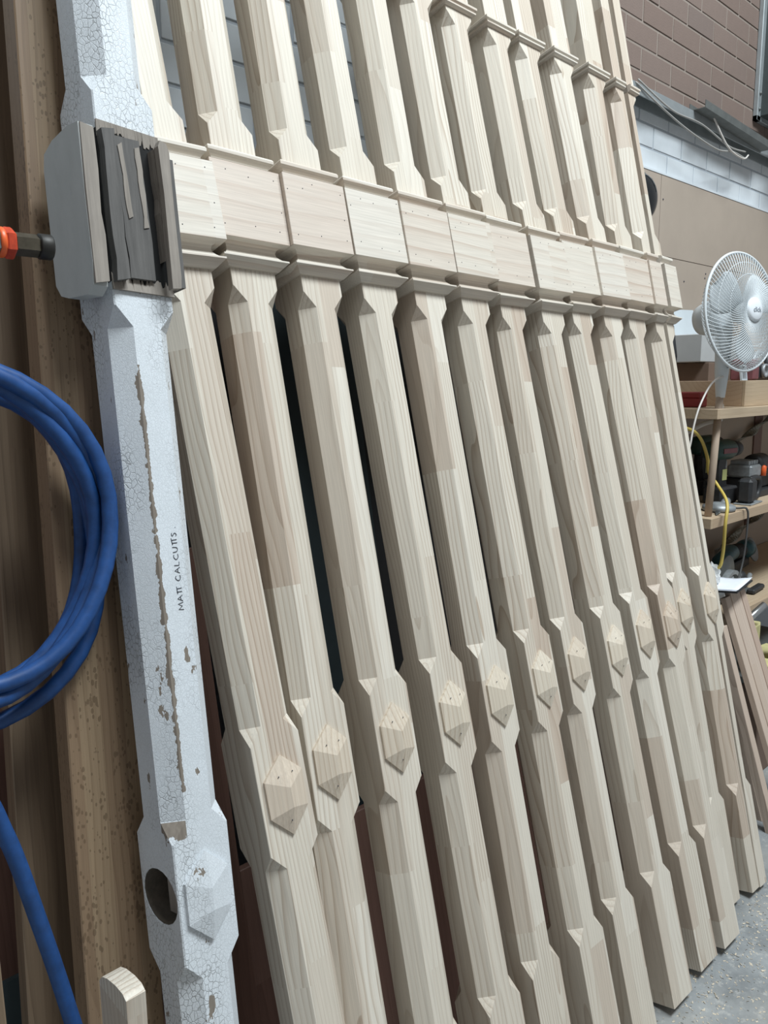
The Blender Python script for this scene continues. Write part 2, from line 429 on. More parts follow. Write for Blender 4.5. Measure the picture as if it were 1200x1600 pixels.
# floor sheet, dark sheets behind the posts
def lean(x0, y0, deg, sx=0.0):
    """frame whose z runs up a leaning member standing at (x0, y0) on the floor"""
    t = R(deg); a = Vector((sx, math.sin(t), math.cos(t))).normalized()
    xx = Vector((1,0,0)); xx = (xx-a*xx.dot(a)).normalized(); yy = a.cross(xx)
    m = Matrix((( xx.x, yy.x, a.x, x0), (xx.y, yy.y, a.y, y0), (xx.z, yy.z, a.z, FL), (0,0,0,1)))
    return m

# ------------------------------------------------------------------ new pine posts
W = 0.0971; CHM = 0.026; C0 = 0.0009
PROF = [('B', 0.3168, 0.0300, 1), ('C', 0.821, -0.0285, -1)]
def shaft_levels(l0, l1):
    L = [(l0, C0), (0.3168, C0), (0.3475, CHM), (0.7925, CHM), (0.821, C0), (1.001, C0), (1.0295, CHM),
         (1.7555, CHM), (1.784, C0), (2.090, C0), (2.119, CHM), (2.556, CHM), (2.588, C0), (l1, C0)]
    return L
def section(c, half=None):
    w = W
    full = [(c, 0), (w-c, 0), (w, c), (w, w-c), (w-c, w), (c, w), (0, w-c), (0, c)]
    if half is None: return full
    h = w/2
    if half == 'L': return [(c, 0), (h, 0), (h, w), (c, w), (0, w-c), (0, c)]
    return [(h, 0), (w-c, 0), (w, c), (w, w-c), (w-c, w), (h, w)]
def rect_rings(prof, half=None):
    out = []
    for (l, off) in prof:
        x0, x1 = -off, W+off
        if half == 'L': x1 = W/2
        if half == 'R': x0 = W/2
        out.append([(x0, -off, l), (x1, -off, l), (x1, W+off, l), (x0, W+off, l)])
    return out
LOWM = [(1.8170, 0.0005), (1.8172, 0.0060), (1.8310, 0.0220), (1.8340, 0.0220), (1.8352, 0.0195), (1.8380, 0.0135), (1.8420, 0.0095),
        (1.8475, 0.0055), (1.8535, 0.0045), (1.8590, 0.0065), (1.8622, 0.0120), (1.8632, 0.0200), (1.8633, 0.0265)]
UPM = [(2.0062, 0.0265), (2.0064, 0.0120), (2.0135, 0.0122), (2.0180, 0.0135), (2.0225, 0.0175), (2.0255, 0.0220), (2.0310, 0.0225),
       (2.0345, 0.0205), (2.0380, 0.0120), (2.0395, 0.0005)]
NECK = [(2.5995, 0.0005), (2.6000, 0.0060), (2.6030, 0.0105), (2.6070, 0.0110), (2.6085, 0.0085), (2.6105, 0.0090), (2.6130, 0.0140),
        (2.6190, 0.0145), (2.6215, 0.0120), (2.6225, 0.0005)]
def boss_mesh(h=0.0205, e=0.005):
    cx = W/2
    rim = [(cx, 0.9755), (cx-0.0378, 0.9400), (cx-0.0378, 0.8795), (cx, 0.8415), (cx+0.0378, 0.8795), (cx+0.0378, 0.9400)]
    v = [(x, 0.0005, z) for x, z in rim] + [(x, -e, z) for x, z in rim] + [(cx, -h, 0.9215), (cx, -h, 0.8890)]
    f = [tuple(range(6))]
    for i in range(6): j = (i+1) % 6; f.append((i, j, 6+j, 6+i))
    f += [(6, 7, 12), (7, 8, 13, 12), (8, 9, 13), (9, 10, 13), (10, 11, 12, 13), (11, 6, 12)]
    return MB().add(v, f)
NAILS = [(0.012, 1.985), (0.05, 1.988), (0.112, 1.990), (-0.012, 1.890), (0.045, 1.884), (0.105, 1.888), (-0.016, 1.975), (0.118, 1.93)]
def post_frame(x0, sl, s, no, dt):
    th = 0.270167 + dt
    a = Vector((sl, math.sin(th), math.cos(th))); a_len = a.length; a.normalize()
    xx = Vector((1,0,0)); xx = (xx-a*xx.dot(a)).normalized(); yy = a.cross(xx)
    p = Vector((x0+sl*s, no+math.sin(th)*s, math.cos(th)*s))
    return Matrix(((xx.x, yy.x, a.x, p.x), (xx.y, yy.y, a.y, p.y), (xx.z, yy.z, a.z, p.z), (0,0,0,1)))
POSTS = [(0.6392, 0.00120, -0.0002, -0.0059, -0.00047), (0.7270, 0.03290, 0.0084, 0.0183, -0.00689), (0.8814, 0.03127, 0.0059, 0.0108, -0.00806),
 (1.0465, 0.02856, 0.0070, 0.0018, -0.00109), (1.1950, 0.02995, -0.0021, 0.0112, -0.00817), (1.3504, 0.02990, -0.0014, -0.0047, 0.00060),
 (1.5083, 0.02721, -0.0099, 0.0078, -0.00266), (1.6750, 0.02512, -0.0137, -0.0032, 0.00036), (1.8439, 0.01620, -0.0102, 0.0059, -0.00146),
 (1.9730, 0.02680, -0.0121, -0.0010, -0.00210), (2.1312, 0.03899, -0.0200, 0.0632, -0.02464), (2.2719, 0.04470, -0.0213, 0.0428, -0.01765),
 (2.2727, 0.05480, -0.0179, 0.0394, -0.01688)]
ORD = ['first', 'second', 'third', 'fourth', 'fifth', 'sixth', 'seventh', 'eighth', 'ninth', 'tenth', 'eleventh']
def make_post(i, prm):
    half = {11: 'L', 12: 'R'}.get(i)
    F = post_frame(*prm)
    # square-cut foot whose back arris stands on the floor
    a = F.to_3x3() @ Vector((0,0,1)); yb = F @ Vector((0, W, 0))
    l0 = (FL+0.0005 - yb.z)/a.z
    ytop = 0.9 - (F @ Vector((0, W, 0))).y
    l1 = min(3.02, (WY-0.004 - yb.y)/a.y)
    root = empty('verandah_post' if half is None else 'half_post', F)
    if half is None:
        lab = '%s whole pale pine verandah post counted from the peeling white post' % ORD[i]
        if i == 10: lab = 'last whole pale pine post, set back beside the split pair at the end'
    elif half == 'L': lab = 'left half of the split pine post at the far end, carrying its diamond boss'
    else: lab = 'right half of the split pine post, outermost of the row near the fan'
    tag(root, lab, 'post', 'new pine posts leaning in a row')
    q = MB(); q.rings([[(x, y, l) for x, y in section(c, half)] for l, c in shaft_levels(l0, l1)]); q.build('shaft', M_pine, root)
    q = MB(); q.rings(rect_rings(LOWM, half)); q.build('lower_moulding', M_pine_x, root)
    q = MB(); q.rings(rect_rings(UPM, half)); q.build('upper_moulding', M_pine_x, root)
    q = MB(); q.rings(rect_rings(NECK, half)); q.build('neck_moulding', M_pine_x, root)
    p = 0.0268; x0, x1 = -p, W+p
    if half == 'L': x1 = W/2-0.0005
    if half == 'R': x0 = W/2+0.0005
    q = MB(); q.bevbox(x0, x1, -p, -0.0003, 1.8634, 2.0060, 0.0008); fb = q.build('front_board', M_pine_x, root)
    nm = MB()
    for (nx, nz) in NAILS:
        jx = nx+random.uniform(-.008, .008); jz = nz+random.uniform(-.006, .006)
        if x0+0.006 < jx < x1-0.006:
            nm.lathe([(0.0011, 0), (0.0011, 0.0004)], 6, T(jx, -p, jz) @ RX(90))
    nm.build('nail_heads', M_ink, fb)['kind'] = 'stuff'
    if half != 'R': q = MB(); q.bevbox(-p, -0.0003, 0.0003, W, 1.8634, 2.0060, 0.0008); q.build('side_board', M_pine_x, root)
    if half != 'L': q = MB(); q.bevbox(W+0.0003, W+p, 0.0003, W, 1.8634, 2.0060, 0.0008); q.build('side_board', M_pine_x, root)
    q = MB(); q.bevbox(x0, x1, W+0.0003, W+p, 1.8634, 2.0060, 0.0008); q.build('back_board', M_pine_x, root)
    if half != 'R':
        bo = boss_mesh().build('diamond_boss', M_pine_dark, root)
        pm = MB()
        for (nx, nz, ny) in [(W/2-0.014, 0.943, -0.0122), (W/2+0.014, 0.944, -0.0122), (W/2-0.004, 0.868, -0.0133)]:
            pm.lathe([(0.0012, 0), (0.0012, 0.0006)], 6, T(nx, ny, nz) @ RX(90))
        pm.build('pin_holes', M_ink, bo)['kind'] = 'stuff'
    return root
for i, prm in enumerate(POSTS): make_post(i, prm)

# ------------------------------------------------------------------ old white post
OW = 0.0979
FOLD = Matrix(((0.99403, -0.10399, 0.03307, 0.43455), (0.0971, 0.98118, 0.16689, 0.03884), (-0.04981, -0.16268, 0.98542, -0.09257), (0,0,0,1)))
old = tag(empty('old_verandah_post', FOLD), 'old white painted post with crazed peeling paint and broken grey capital', 'post')
kz = OW/W
def osec(c): return [(x*kz, y*kz) for x, y in section(c)]
q = MB(); LV = []
for l, c in shaft_levels(0.085, 3.0): LV.append((l, max(c, 0.002)))
q.rings([[(x, y, l) for x, y in osec(c)] for l, c in LV])
shaft = q.build('shaft', M_crack, old)
# mortise through the left face
cu = MB(); cu.lathe([(0.036, -0.02), (0.036, 0.058)], 20, T(0, 0.048, 0.914) @ Matrix.Diagonal((1, 1.24, 1.16, 1)) @ RY(90))
cutter = cu.build('cutter', None); cutter.parent = old
md = shaft.modifiers.new('cut', 'BOOLEAN'); md.object = cutter; md.operation = 'DIFFERENCE'; md.solver = 'EXACT'
bpy.context.view_layer.update()
ev = shaft.evaluated_get(bpy.context.evaluated_depsgraph_get())
nm_ = bpy.data.meshes.new_from_object(ev); shaft.modifiers.clear(); shaft.data = nm_
nm_.materials.clear(); nm_.materials.append(M_crack)
bpy.data.objects.remove(cutter)
q = MB()
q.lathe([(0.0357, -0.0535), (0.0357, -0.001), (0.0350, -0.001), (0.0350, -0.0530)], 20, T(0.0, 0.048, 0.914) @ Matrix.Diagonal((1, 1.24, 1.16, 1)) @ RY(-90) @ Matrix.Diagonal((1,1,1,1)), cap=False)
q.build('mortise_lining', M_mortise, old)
q = MB(); q.box(0.020, 0.045, 0.030, 0.058, 0.880, 0.950); q.build('tenon_stub', M_weather_l, old)
bo = boss_mesh(0.016, 0.006).build('diamond_boss', M_crack, old)
# bare core, front board gone, painted black for the shade between slats
def jag(x0, x1, y, z, up_, n=16, amp=0.010, th=0.006):
    """torn strip of timber with a ragged edge"""
    q = MB(); top = []; bot = []
    for k in range(n+1):
        x = x0+(x1-x0)*k/n
        top.append((x, z)); bot.append((x, z-up_*(0.010+random.random()*amp)))
    for k in range(n):
        q.rings([[(top[k][0], y, top[k][1]), (top[k+1][0], y, top[k+1][1]), (bot[k+1][0], y, bot[k+1][1]), (bot[k][0], y, bot[k][1])],
                 [(top[k][0], y-th, top[k][1]), (top[k+1][0], y-th, top[k+1][1]), (bot[k+1][0], y-th*.5, bot[k+1][1]), (bot[k][0], y-th*.5, bot[k][1])]])
    return q
q = MB(); q.box(-0.0012, OW+0.0012, -0.0012, OW+0.0012, 1.818, 2.036); q.build('core_gap_shade', M_gapshade, old)
def split_slat(x0, x1, y0, y1, z0, z1, tilt=0.0, n=7, amp=0.004):
    a = []; c = []
    for k in range(n+1):
        z = z0+(z1-z0)*k/n
        a.append((x0+tilt*k/n+random.uniform(-amp, amp)*.4, z)); c.append((x1+tilt*k/n+random.uniform(-amp, amp)*.4, z))
    a[-1] = (a[-1][0], z1-amp*random.random()*2); c[0] = (c[0][0], z0+amp*random.random()*2)
    poly = a + c[::-1]
    return MB().prism(poly, 'y', y0, y1)
split_slat(0.001, 0.019, -0.016, -0.001, 1.815, 2.034, -0.001).build('core_slat', M_weather, old)
split_slat(0.027, 0.068, -0.009, -0.001, 1.824, 2.030, -0.007).build('core_slat', M_weather, old)
split_slat(0.032, 0.040, -0.0105, -0.008, 1.91, 2.02, -0.006).build('core_slat', M_weather_l, old)
split_slat(0.056, 0.064, -0.0105, -0.008, 1.90, 2.02, -0.004).build('core_slat', M_weather_l, old)
split_slat(0.0835, 0.0925, -0.018, -0.001, 1.855, 2.022, -0.003).build('core_slat', M_weather_l, old)
jag(-0.001, OW+0.001, -0.0005, 2.047, 1, 44, 0.014, 0.0035).build('torn_edge', M_weather_l, old)
jag(-0.001, OW+0.001, -0.0005, 1.806, -1, 44, 0.016, 0.0045).build('torn_edge', M_weather_l, old)
# surviving side boards, front edges rough
def worn_plate(x0, x1, pts, name, mat):
    return MB().prism(pts, 'x', x0, x1).build(name, mat, old)
pl = worn_plate(-0.0440, -0.0225, [(-0.030, 2.020), (-0.0285, 1.93), (-0.030, 1.83), (-0.026, 1.800), (-0.010, 1.7905), (0.045, 1.7985), (0.066, 1.8065), (0.078, 1.824),
     (0.0775, 1.99), (0.072, 2.012), (0.045, 2.022), (0.0, 2.025)], 'side_board', M_greypaint)
q = MB(); q.prism([(-0.0432, 1.801), (-0.0225, 1.806), (-0.0215, 1.87), (-0.0245, 1.90), (-0.022, 1.96), (-0.0228, 2.017), (-0.0420, 2.0195), (-0.0432, 1.93)], 'y', -0.0325, -0.0285); q.build('board_edge', M_weather_l, pl)
q = MB(); q.box(-0.0228, -0.0002, 0.012, OW, 1.822, 2.030); q.build('packing_board', M_weather, old)
q = MB(); q.prism([(0.0795, 1.8100), (0.0945, 1.8120), (0.0965, 1.830), (0.0960, 1.93), (0.0975, 2.015), (0.0935, 2.0270), (0.0835, 2.0290), (0.0795, 2.0200), (0.0815, 1.95)], 'y', -0.031, -0.0195)
q.build('side_board', M_weather_l, old)
q = MB(); q.box(OW+0.0003, OW+0.018, -0.012, OW, 1.820, 2.015); q.build('packing_board', M_weather, old)
# handwritten name, felt pen, running up the face
GL = {'M': [[(0,0),(.12,1),(.5,.25),(.85,1),(1,0)]], 'A': [[(0,0),(.45,1),(.95,0)],[(.15,.38),(.8,.42)]], 'TT': [[(0,.95),(1.5,1.05)],[(.4,1),(.38,0)],[(1.05,1.02),(1.1,.05)]],
      'C': [[(.85,.85),(.5,1),(.12,.7),(.05,.35),(.35,.02),(.9,.1)]], 'L': [[(.1,1),(.05,.05),(.8,0)]], 'U': [[(0,1),(.08,.25),(.4,0),(.75,.2),(.85,1)]],
      'S': [[(.8,.9),(.45,1),(.15,.75),(.5,.5),(.75,.28),(.4,.02),(.05,.1)]], '.': [[(0,0),(.05,.08)]]}
def handwriting(seq, l0, base_x, h, parent):
    q = MB(); pos = l0
    for g, wd in seq:
        if g != ' ':
            for st in GL[g]:
                pts = [(base_x-p[1]*h+random.uniform(-.0004,.0004), -0.0004, pos+p[0]*wd/ (1.5 if g == 'TT' else 1.0)) for p in st]
                q.tube(spline(pts, 3) if g in 'CSU' else pts, 0.00055, 6)
        pos += wd+0.0022
    return q.build('handwriting', M_ink, parent)
handwriting([('M', .011), ('A', .009), ('TT', .011), (' ', .004), ('C', .009), ('A', .009), ('L', .007), ('C', .009), ('U', .009), ('TT', .010), ('S', .007), (' ', .002), ('.', .001)], 1.3355, 0.0605, 0.0085, old)

# ------------------------------------------------------------------ timber leaning at the left
def plank(name, label, fr, w, t, ln, mat, cat='plank', bev=0.002):
    root = tag(empty(name, fr), label, cat)
    q = MB(); q.bevbox(0, w, 0, t, 0.0, ln, bev); q.build('board', mat, root)
    return root
PL = plank('hardwood_plank', 'wide brown stained hardwood plank with dark spots behind the white post', lean(0.318, 0.190, 9.0, 0.064), 0.118, 0.050, 4.25, M_spotted)
q = MB(); q.box(-0.0006, 0.0, 0.004, 0.040, 1.548, 1.556); q.build('tape_scrap', M_tape, PL)
plank('rough_plank', 'dark rough brown plank standing farthest left behind the hose', lean(0.262, 0.30, 9.5, 0.075), 0.075, 0.04, 3.4, M_plank)
plank('narrow_board', 'brown board edge low in the left corner', lean(0.138, 0.00, 3.0, 0.010), 0.045, 0.02, 1.20, M_plank)
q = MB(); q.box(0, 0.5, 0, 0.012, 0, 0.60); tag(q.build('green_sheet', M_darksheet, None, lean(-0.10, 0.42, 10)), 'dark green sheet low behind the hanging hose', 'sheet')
# red-brown boards in the gap behind the white post
plank('red_brown_board', 'red-brown board leaning in the gap right of the white post', lean(0.575, 0.30, 13, 0.03), 0.13, 0.022, 1.30, M_redbrown)
plank('red_brown_board', 'short red-brown board between the brown plank and the white post', lean(0.480, 0.36, 12, -0.03), 0.085, 0.022, 1.16, M_redbrown)
plank('red_brown_board', 'wide low red-brown board deep behind the pine posts', lean(0.74, 0.36, 12, 0.0), 0.95, 0.022, 0.62, M_redbrown)
# dark sheet goods behind the row
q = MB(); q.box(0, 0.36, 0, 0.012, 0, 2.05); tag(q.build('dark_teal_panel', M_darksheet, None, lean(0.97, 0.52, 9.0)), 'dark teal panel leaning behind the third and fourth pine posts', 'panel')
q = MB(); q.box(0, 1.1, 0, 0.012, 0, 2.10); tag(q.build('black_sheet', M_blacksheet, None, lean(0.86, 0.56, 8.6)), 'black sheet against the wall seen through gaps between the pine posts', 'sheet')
q = MB(); q.box(0, 0.9, 0, 0.012, 0, 2.02); tag(q.build('brown_panel', M_redbrown, None, lean(-0.15, 0.58, 8.0)), 'dark brown panel against the wall at far left', 'panel')
# pale offcut standing in front of the plank
q = MB()
poly = [(0.102, FL+0.001), (0.187, FL+0.001), (0.187, 0.762), (0.176, 0.774), (0.158, 0.782), (0.132, 0.788), (0.112, 0.789), (0.102, 0.784)]
oc = tag(empty('timber_offcut', T(0.342, 0, 0)), 'pale pine offcut with rounded top standing before the brown plank', 'offcut')
q.prism([(y, z) for y, z in poly], 'x', 0.0, 0.026); q.build('board', M_pine, oc)

# ------------------------------------------------------------------ hose
HY = 0.345
loops = []
def hose_pts():
    P = []; cx, cz = 0.262, 1.352
    specs = [(0.222, 0.232, 0.000, 0.000), (0.212, 0.226, -0.004, 0.010), (0.200, 0.213, 0.006, 0.004), (0.190, 0.204, -0.010, 0.016), (0.214, 0.236, 0.012, -0.012), (0.203, 0.222, 0.004, -0.020)]
    n = 40
    for k, (rx, rz, dx, dz) in enumerate(specs):
        for j in range(n):
            t = j/n; nx = specs[min(k+1, len(specs)-1)]
            a = math.pi - 2*math.pi*t
            rx_ = rx*(1-t)+nx[0]*t; rz_ = rz*(1-t)+nx[1]*t; dx_ = dx*(1-t)+nx[2]*t; dz_ = dz*(1-t)+nx[3]*t
            y = HY - 0.030 + (k+t)*0.0125 + 0.012*math.sin(a*2+k*1.7)
            lo = max(0, -math.sin(a))
            P.append((cx+dx_+rx_*0.915*math.cos(a)+0.008*math.sin(3*a+k), y-0.02*lo, cz+dz_+rz_*math.sin(a)-0.030*lo*((k*37 % 5)-2)/2))
    return P
hr = tag(empty('air_hose', T(0.268, HY, 1.352)), 'coiled blue air hose hanging left of the white post', 'hose')
HP = [Vector(p)-Vector((0.268, HY, 1.352)) for p in hose_pts()]
q = MB(); q.tube(HP, 0.0115, 10); q.build('coil', M_hose, hr)
tail = spline([(0.05, 0.34, 1.33), (0.10, 0.30, 1.20), (0.225, 0.255, 1.07), (0.262, 0.25, 0.98), (0.292, 0.25, 0.84), (0.318, 0.25, 0.70), (0.345, 0.24, 0.52), (0.36, 0.20, 0.25), (0.33, 0.10, 0.04), (0.22, -0.02, FL+0.0125)], 8)
q = MB(); q.tube([Vector(p)-Vector((0.268, HY, 1.352)) for p in tail], 0.0112, 10); q.build('tail', M_hose, hr)
# air coupling lying toward the capital
fc = tag(empty('hose_coupling', T(0.318, 0.305, 1.729) @ RY(90)), 'red and dark metal air hose coupling beside the broken capital', 'coupling')
def hexprism(r, h0, h1): return MB().lathe([(r*.93, h0), (r, h0+.002), (r, h1-.002), (r*.93, h1)], 6, smooth=False)
MB().lathe([(0.0105, -0.14), (0.0105, -0.012)], 12).build('hose_stub', M_hose, fc)
hexprism(0.0195, -0.012, 0.0145).build('grey_nut', M_dksteel, fc)
MB().lathe([(0.0175, 0.0145), (0.0188, 0.0165), (0.0188, 0.0200), (0.0175, 0.0220)], 20).build('orange_ring', M_orange, fc)
hexprism(0.0195, 0.0220, 0.0335).build('red_nut', M_red, fc)
hexprism(0.0145, 0.0335, 0.0640).build('barrel', M_brass, fc)
MB().lathe([(0.0150, 0.0640), (0.0162, 0.0655), (0.0162, 0.0790), (0.0152, 0.0805)], 20).build('end_collar', plain('blackened_collar', (0.03, 0.028, 0.025), 0.5, 0.4, 0.2, 60), fc)

# ------------------------------------------------------------------ wall fittings at right
dm = tag(empty('wall_dome', T(2.925, WY-0.012, 2.262) @ RX(90)), 'round black dome with a bright rim on the tan wall behind the last post', 'dome')
MB().lathe([(0.101, 0), (0.101, 0.016), (0.096, 0.020), (0.094, 0.016), (0.094, 0)], 40).build('rim', M_chrome, dm)
MB().lathe([(0.0935, 0.010)]+[(0.0935*math.cos(a*math.pi/16), 0.012+0.055*math.sin(a*math.pi/16)) for a in range(0, 8)]+[(0.002, 0.067)], 40).build('dome', M_glass, dm)
q = MB(); q.box(0.050, 0.075, -0.125, -0.085, 0.0, 0.012); q.build('bracket', M_chrome, dm)

gt = tag(empty('steel_gutter', T(3.27, WY-0.070, 2.652) @ RY(2.6)), 'loose dark steel channel lying along the ledge below the brick', 'channel')
MB().prism([(-0.035, 0.0), (-0.035, 0.030), (-0.032, 0.030), (-0.032, 0.003), (0.032, 0.003), (0.032, 0.030), (0.035, 0.030), (0.035, 0.0)], 'x', 0.0, 0.70).build('channel', M_dksteel, gt)
def cable(name, label, pts, r, mat, cat='cable'):
    return tag(MB().tube(spline(pts, 8), r, 6).build(name, mat), label, cat)
cy = WY-0.065
cable('wall_cable', 'upper grey cable sagging under the steel ledge', [(2.80, cy, 2.655), (3.05, cy-0.01, 2.600), (3.30, cy-0.012, 2.600), (3.55, cy-0.02, 2.560), (3.75, cy-0.01, 2.575)], 0.0036, M_cable)
cable('wall_cable', 'lower grey cable sagging furthest below the steel ledge', [(2.78, cy-0.002, 2.640), (3.00, cy-0.015, 2.580), (3.20, cy-0.02, 2.545), (3.42, cy-0.03, 2.520), (3.60, cy-0.02, 2.545), (3.72, cy-0.02, 2.540)], 0.0036, M_cable)
cable('wall_cable', 'thin pale cable running on past the steel channel end', [(3.40, cy-0.01, 2.66), (3.52, cy-0.03, 2.55), (3.68, cy-0.03, 2.53), (3.76, cy-0.02, 2.56)], 0.004, M_cablew)
cable('wall_cable', 'pale cable running right along the red brick', [(3.70, cy+0.01, 2.66), (3.95, cy-0.01, 2.635), (4.25, cy, 2.65), (4.6, cy, 2.66)], 0.004, M_cablew)

mc = tag(empty('metal_cabinet', T(3.985, WY, 2.775)), 'dark grey metal cabinet fixed high on the brick wall at right edge', 'cabinet')
q = MB(); q.bevbox(0.035, 0.75, -0.30, -0.004, 0.02, 0.85, 0.004); q.build('body', plain('dark_cabinet', (0.055, 0.065, 0.065), 0.5, 0.2, 0.15, 9), mc)
q = MB(); q.bevbox(0.0, 0.040, -0.022, 0.0, 0.0, 0.87, 0.002); q.build('flange', M_steel, mc)
q = MB(); q.bevbox(0.0, 0.75, -0.022, 0.0, 0.0, 0.022, 0.002); q.build('flange', M_steel, mc)
for z in (0.05, 0.12): MB().lathe([(0.008, 0), (0.008, 0.004), (0.005, 0.007)], 8, T(0.018, -0.022, z) @ RX(90)).build('bolt', M_dksteel, mc)

# ------------------------------------------------------------------ shelving
SX = 2.775; SY = 0.45
def shelf_board(name, label, z, t, x0=SX, depth=0.43, y0=SY):
    root = tag(empty(name, T(x0, y0, z-t)), label, 'shelf')
    q = MB(); q.bevbox(0, 2.4, 0.022, depth, 0, t-0.001, 0.001); q.build('board', M_ply, root)
    q = MB(); q.bevbox(0.0, 2.4, 0.0, 0.021, -0.004, t, 0.001); q.build('front_lip', M_ply, root)
    q = MB(); q.bevbox(-0.020, -0.0005, 0.0, depth, -0.004, t, 0.001); q.build('end_lip', M_ply, root)
    return root
UZ, LZ, BZ = 1.449, 1.051, 0.648
shelf_board('upper_shelf', 'upper plywood shelf under the white fan', UZ, 0.032)
shelf_board('lower_shelf', 'middle plywood shelf carrying dark green power drills', LZ, 0.034)
shelf_board('bench_shelf', 'lowest timber shelf with the blue grinder and circular saw', BZ, 0.040, SX+0.02, 0.45, 0.435)
q = MB(); q.box(0.0, 0.028, 0, 0.40, -0.012, 0.0);
for (nm, z) in (('upper', UZ-0.036), ('lower', LZ-0.038)):
    br = tag(empty('shelf_bracket', T(SX+0.085, SY+0.03, z)), '%s curved steel bracket under the plywood shelf' % ('pale' if nm == 'upper' else 'dark'), 'bracket')
    MB().tube(spline([(0, 0.0, -0.002), (0.0, 0.03, -0.010), (0.0, 0.09, -0.035), (0.0, 0.20, -0.11), (0.0, 0.32, -0.26), (0, 0.395, -0.33)], 6), 0.009, 8).build('arm', M_cablew if nm == 'upper' else M_dksteel, br)
    MB().box(-0.014, 0.014, 0.395, 0.408, -0.36, -0.005).build('wall_strip', M_dksteel, br)
def strap(label, a, c, n=4):
    a = Vector(a); c = Vector(c); q = MB(); d = (c-a).normalized(); N = 36
    rings = []
    for k in range(N+1):
        t = k/N; p = a.lerp(c, t); ang = t*math.pi*n
        u = Vector((0,0,1)); u = (u-d*u.dot(d)).normalized(); w = d.cross(u)
        e = (u*math.cos(ang)+w*math.sin(ang)); g = d.cross(e)
        rings.append([p+e*.021+g*.0008, p-e*.021+g*.0008, p-e*.021-g*.0008, p+e*.021-g*.0008])
    q.rings(rings, True, True); return tag(q.build('twisted_strap', M_strap), label, 'strap')
strap('upper twisted steel strap brace behind the drills', (3.66, WY-0.045, 1.165), (4.45, WY-0.045, 1.372), 3)
strap('lower twisted steel strap brace above the blue grinder', (3.76, WY-0.045, 0.699), (4.65, WY-0.045, 0.915), 3)
# dark timber uprights on the wall behind the shelves
plank('wall_cleat', 'dark red wall cleat behind the upper strap brace', T(4.22, WY-0.020, 1.14), 0.10, 0.008, 0.26, M_redbrown, 'cleat')
plank('wall_cleat', 'dark red wall cleat below the middle shelf at right', T(4.18, WY-0.020, 0.78), 0.10, 0.008, 0.20, M_redbrown, 'cleat')

# dowel carrying the fan
dwl = tag(empty('fan_dowel', T(2.814, 0.489, LZ)), 'pale wooden dowel standing on the middle shelf under the fan', 'dowel')
MB().tube([(0, 0, 0), (0.019, 0, 0.20), (0.041, 0, 0.452)], 0.0135, 14).build('rod', wood('dowel_wood', (0.50, 0.40, 0.31), (0.40, 0.30, 0.22), 'z', 120, 0.3, 0.3, 0.3, 0.05), dwl)

# ------------------------------------------------------------------ fan
FA = R(259.0); tilt = R(6)
fwd = Vector((math.cos(FA)*math.cos(tilt), math.sin(FA)*math.cos(tilt), math.sin(tilt)))
zx = fwd; xx = Vector((0,0,1)).cross(zx).normalized(); yy = zx.cross(xx)
FC = Vector((2.842, 0.425, 1.788))
FM = Matrix(((xx.x, yy.x, zx.x, FC.x), (xx.y, yy.y, zx.y, FC.y), (xx.z, yy.z, zx.z, FC.z), (0,0,0,1)))
fan = tag(empty('pedestal_fan', FM), 'white pedestal fan with wire guard mounted on the dowel', 'fan')
RG = 0.206
q = MB(); q.tube([(RG*math.cos(2*math.pi*k/72), RG*math.sin(2*math.pi*k/72), 0) for k in range(72)], 0.0052, 8, close=True); q.build('guard_rim', M_fan, fan)
def guard(depth, sgn, nw, tw):
    q = MB()
    for k in range(nw):
        a0 = 2*math.pi*k/nw; pts = []
        for j in range(9):
            t = j/8; r = 0.036+(RG-0.036)*t
            z = sgn*depth*(1-t**3.2) ; a = a0+tw*(1-t)
            pts.append((r*math.cos(a), r*math.sin(a), z))
        q.tube(pts, 0.0014, 4, smooth=True, cap=False)
    for r in (0.075, 0.125, 0.168) if sgn > 0 else (0.09, 0.15, 0.185):
        t = (r-0.036)/(RG-0.036); z = sgn*depth*(1-t**3.2)
        q.tube([(r*math.cos(2*math.pi*k/48), r*math.sin(2*math.pi*k/48), z-0.0015*sgn) for k in range(48)], 0.0011, 4, close=True)
    return q
guard(0.047, 1, 84, 0.75).build('front_guard', M_fan, fan)
guard(0.075, -1, 84, -0.55).build('rear_guard', M_fan, fan)
hub = MB().lathe([(0.040, 0.039), (0.042, 0.045), (0.041, 0.053), (0.034, 0.0575), (0.015, 0.0595), (0.001, 0.060)], 36).build('badge', M_fanhub, fan)
tc = bpy.data.curves.new('badge_text', 'FONT'); tc.body = 'click'; tc.size = 0.024; tc.align_x = 'CENTER'; tc.align_y = 'CENTER'; tc.extrude = 0.0004
to = bpy.data.objects.new('badge_text', tc); COL.objects.link(to)
bpy.context.view_layer.update()
tm = bpy.data.meshes.new_from_object(to.evaluated_get(bpy.context.evaluated_depsgraph_get())); bpy.data.objects.remove(to)
tm.materials.clear(); tm.materials.append(M_greyink)
tx = bpy.data.objects.new('badge_text', tm); COL.objects.link(tx); tx.parent = hub; tx.location = (0, -0.002, 0.0605)
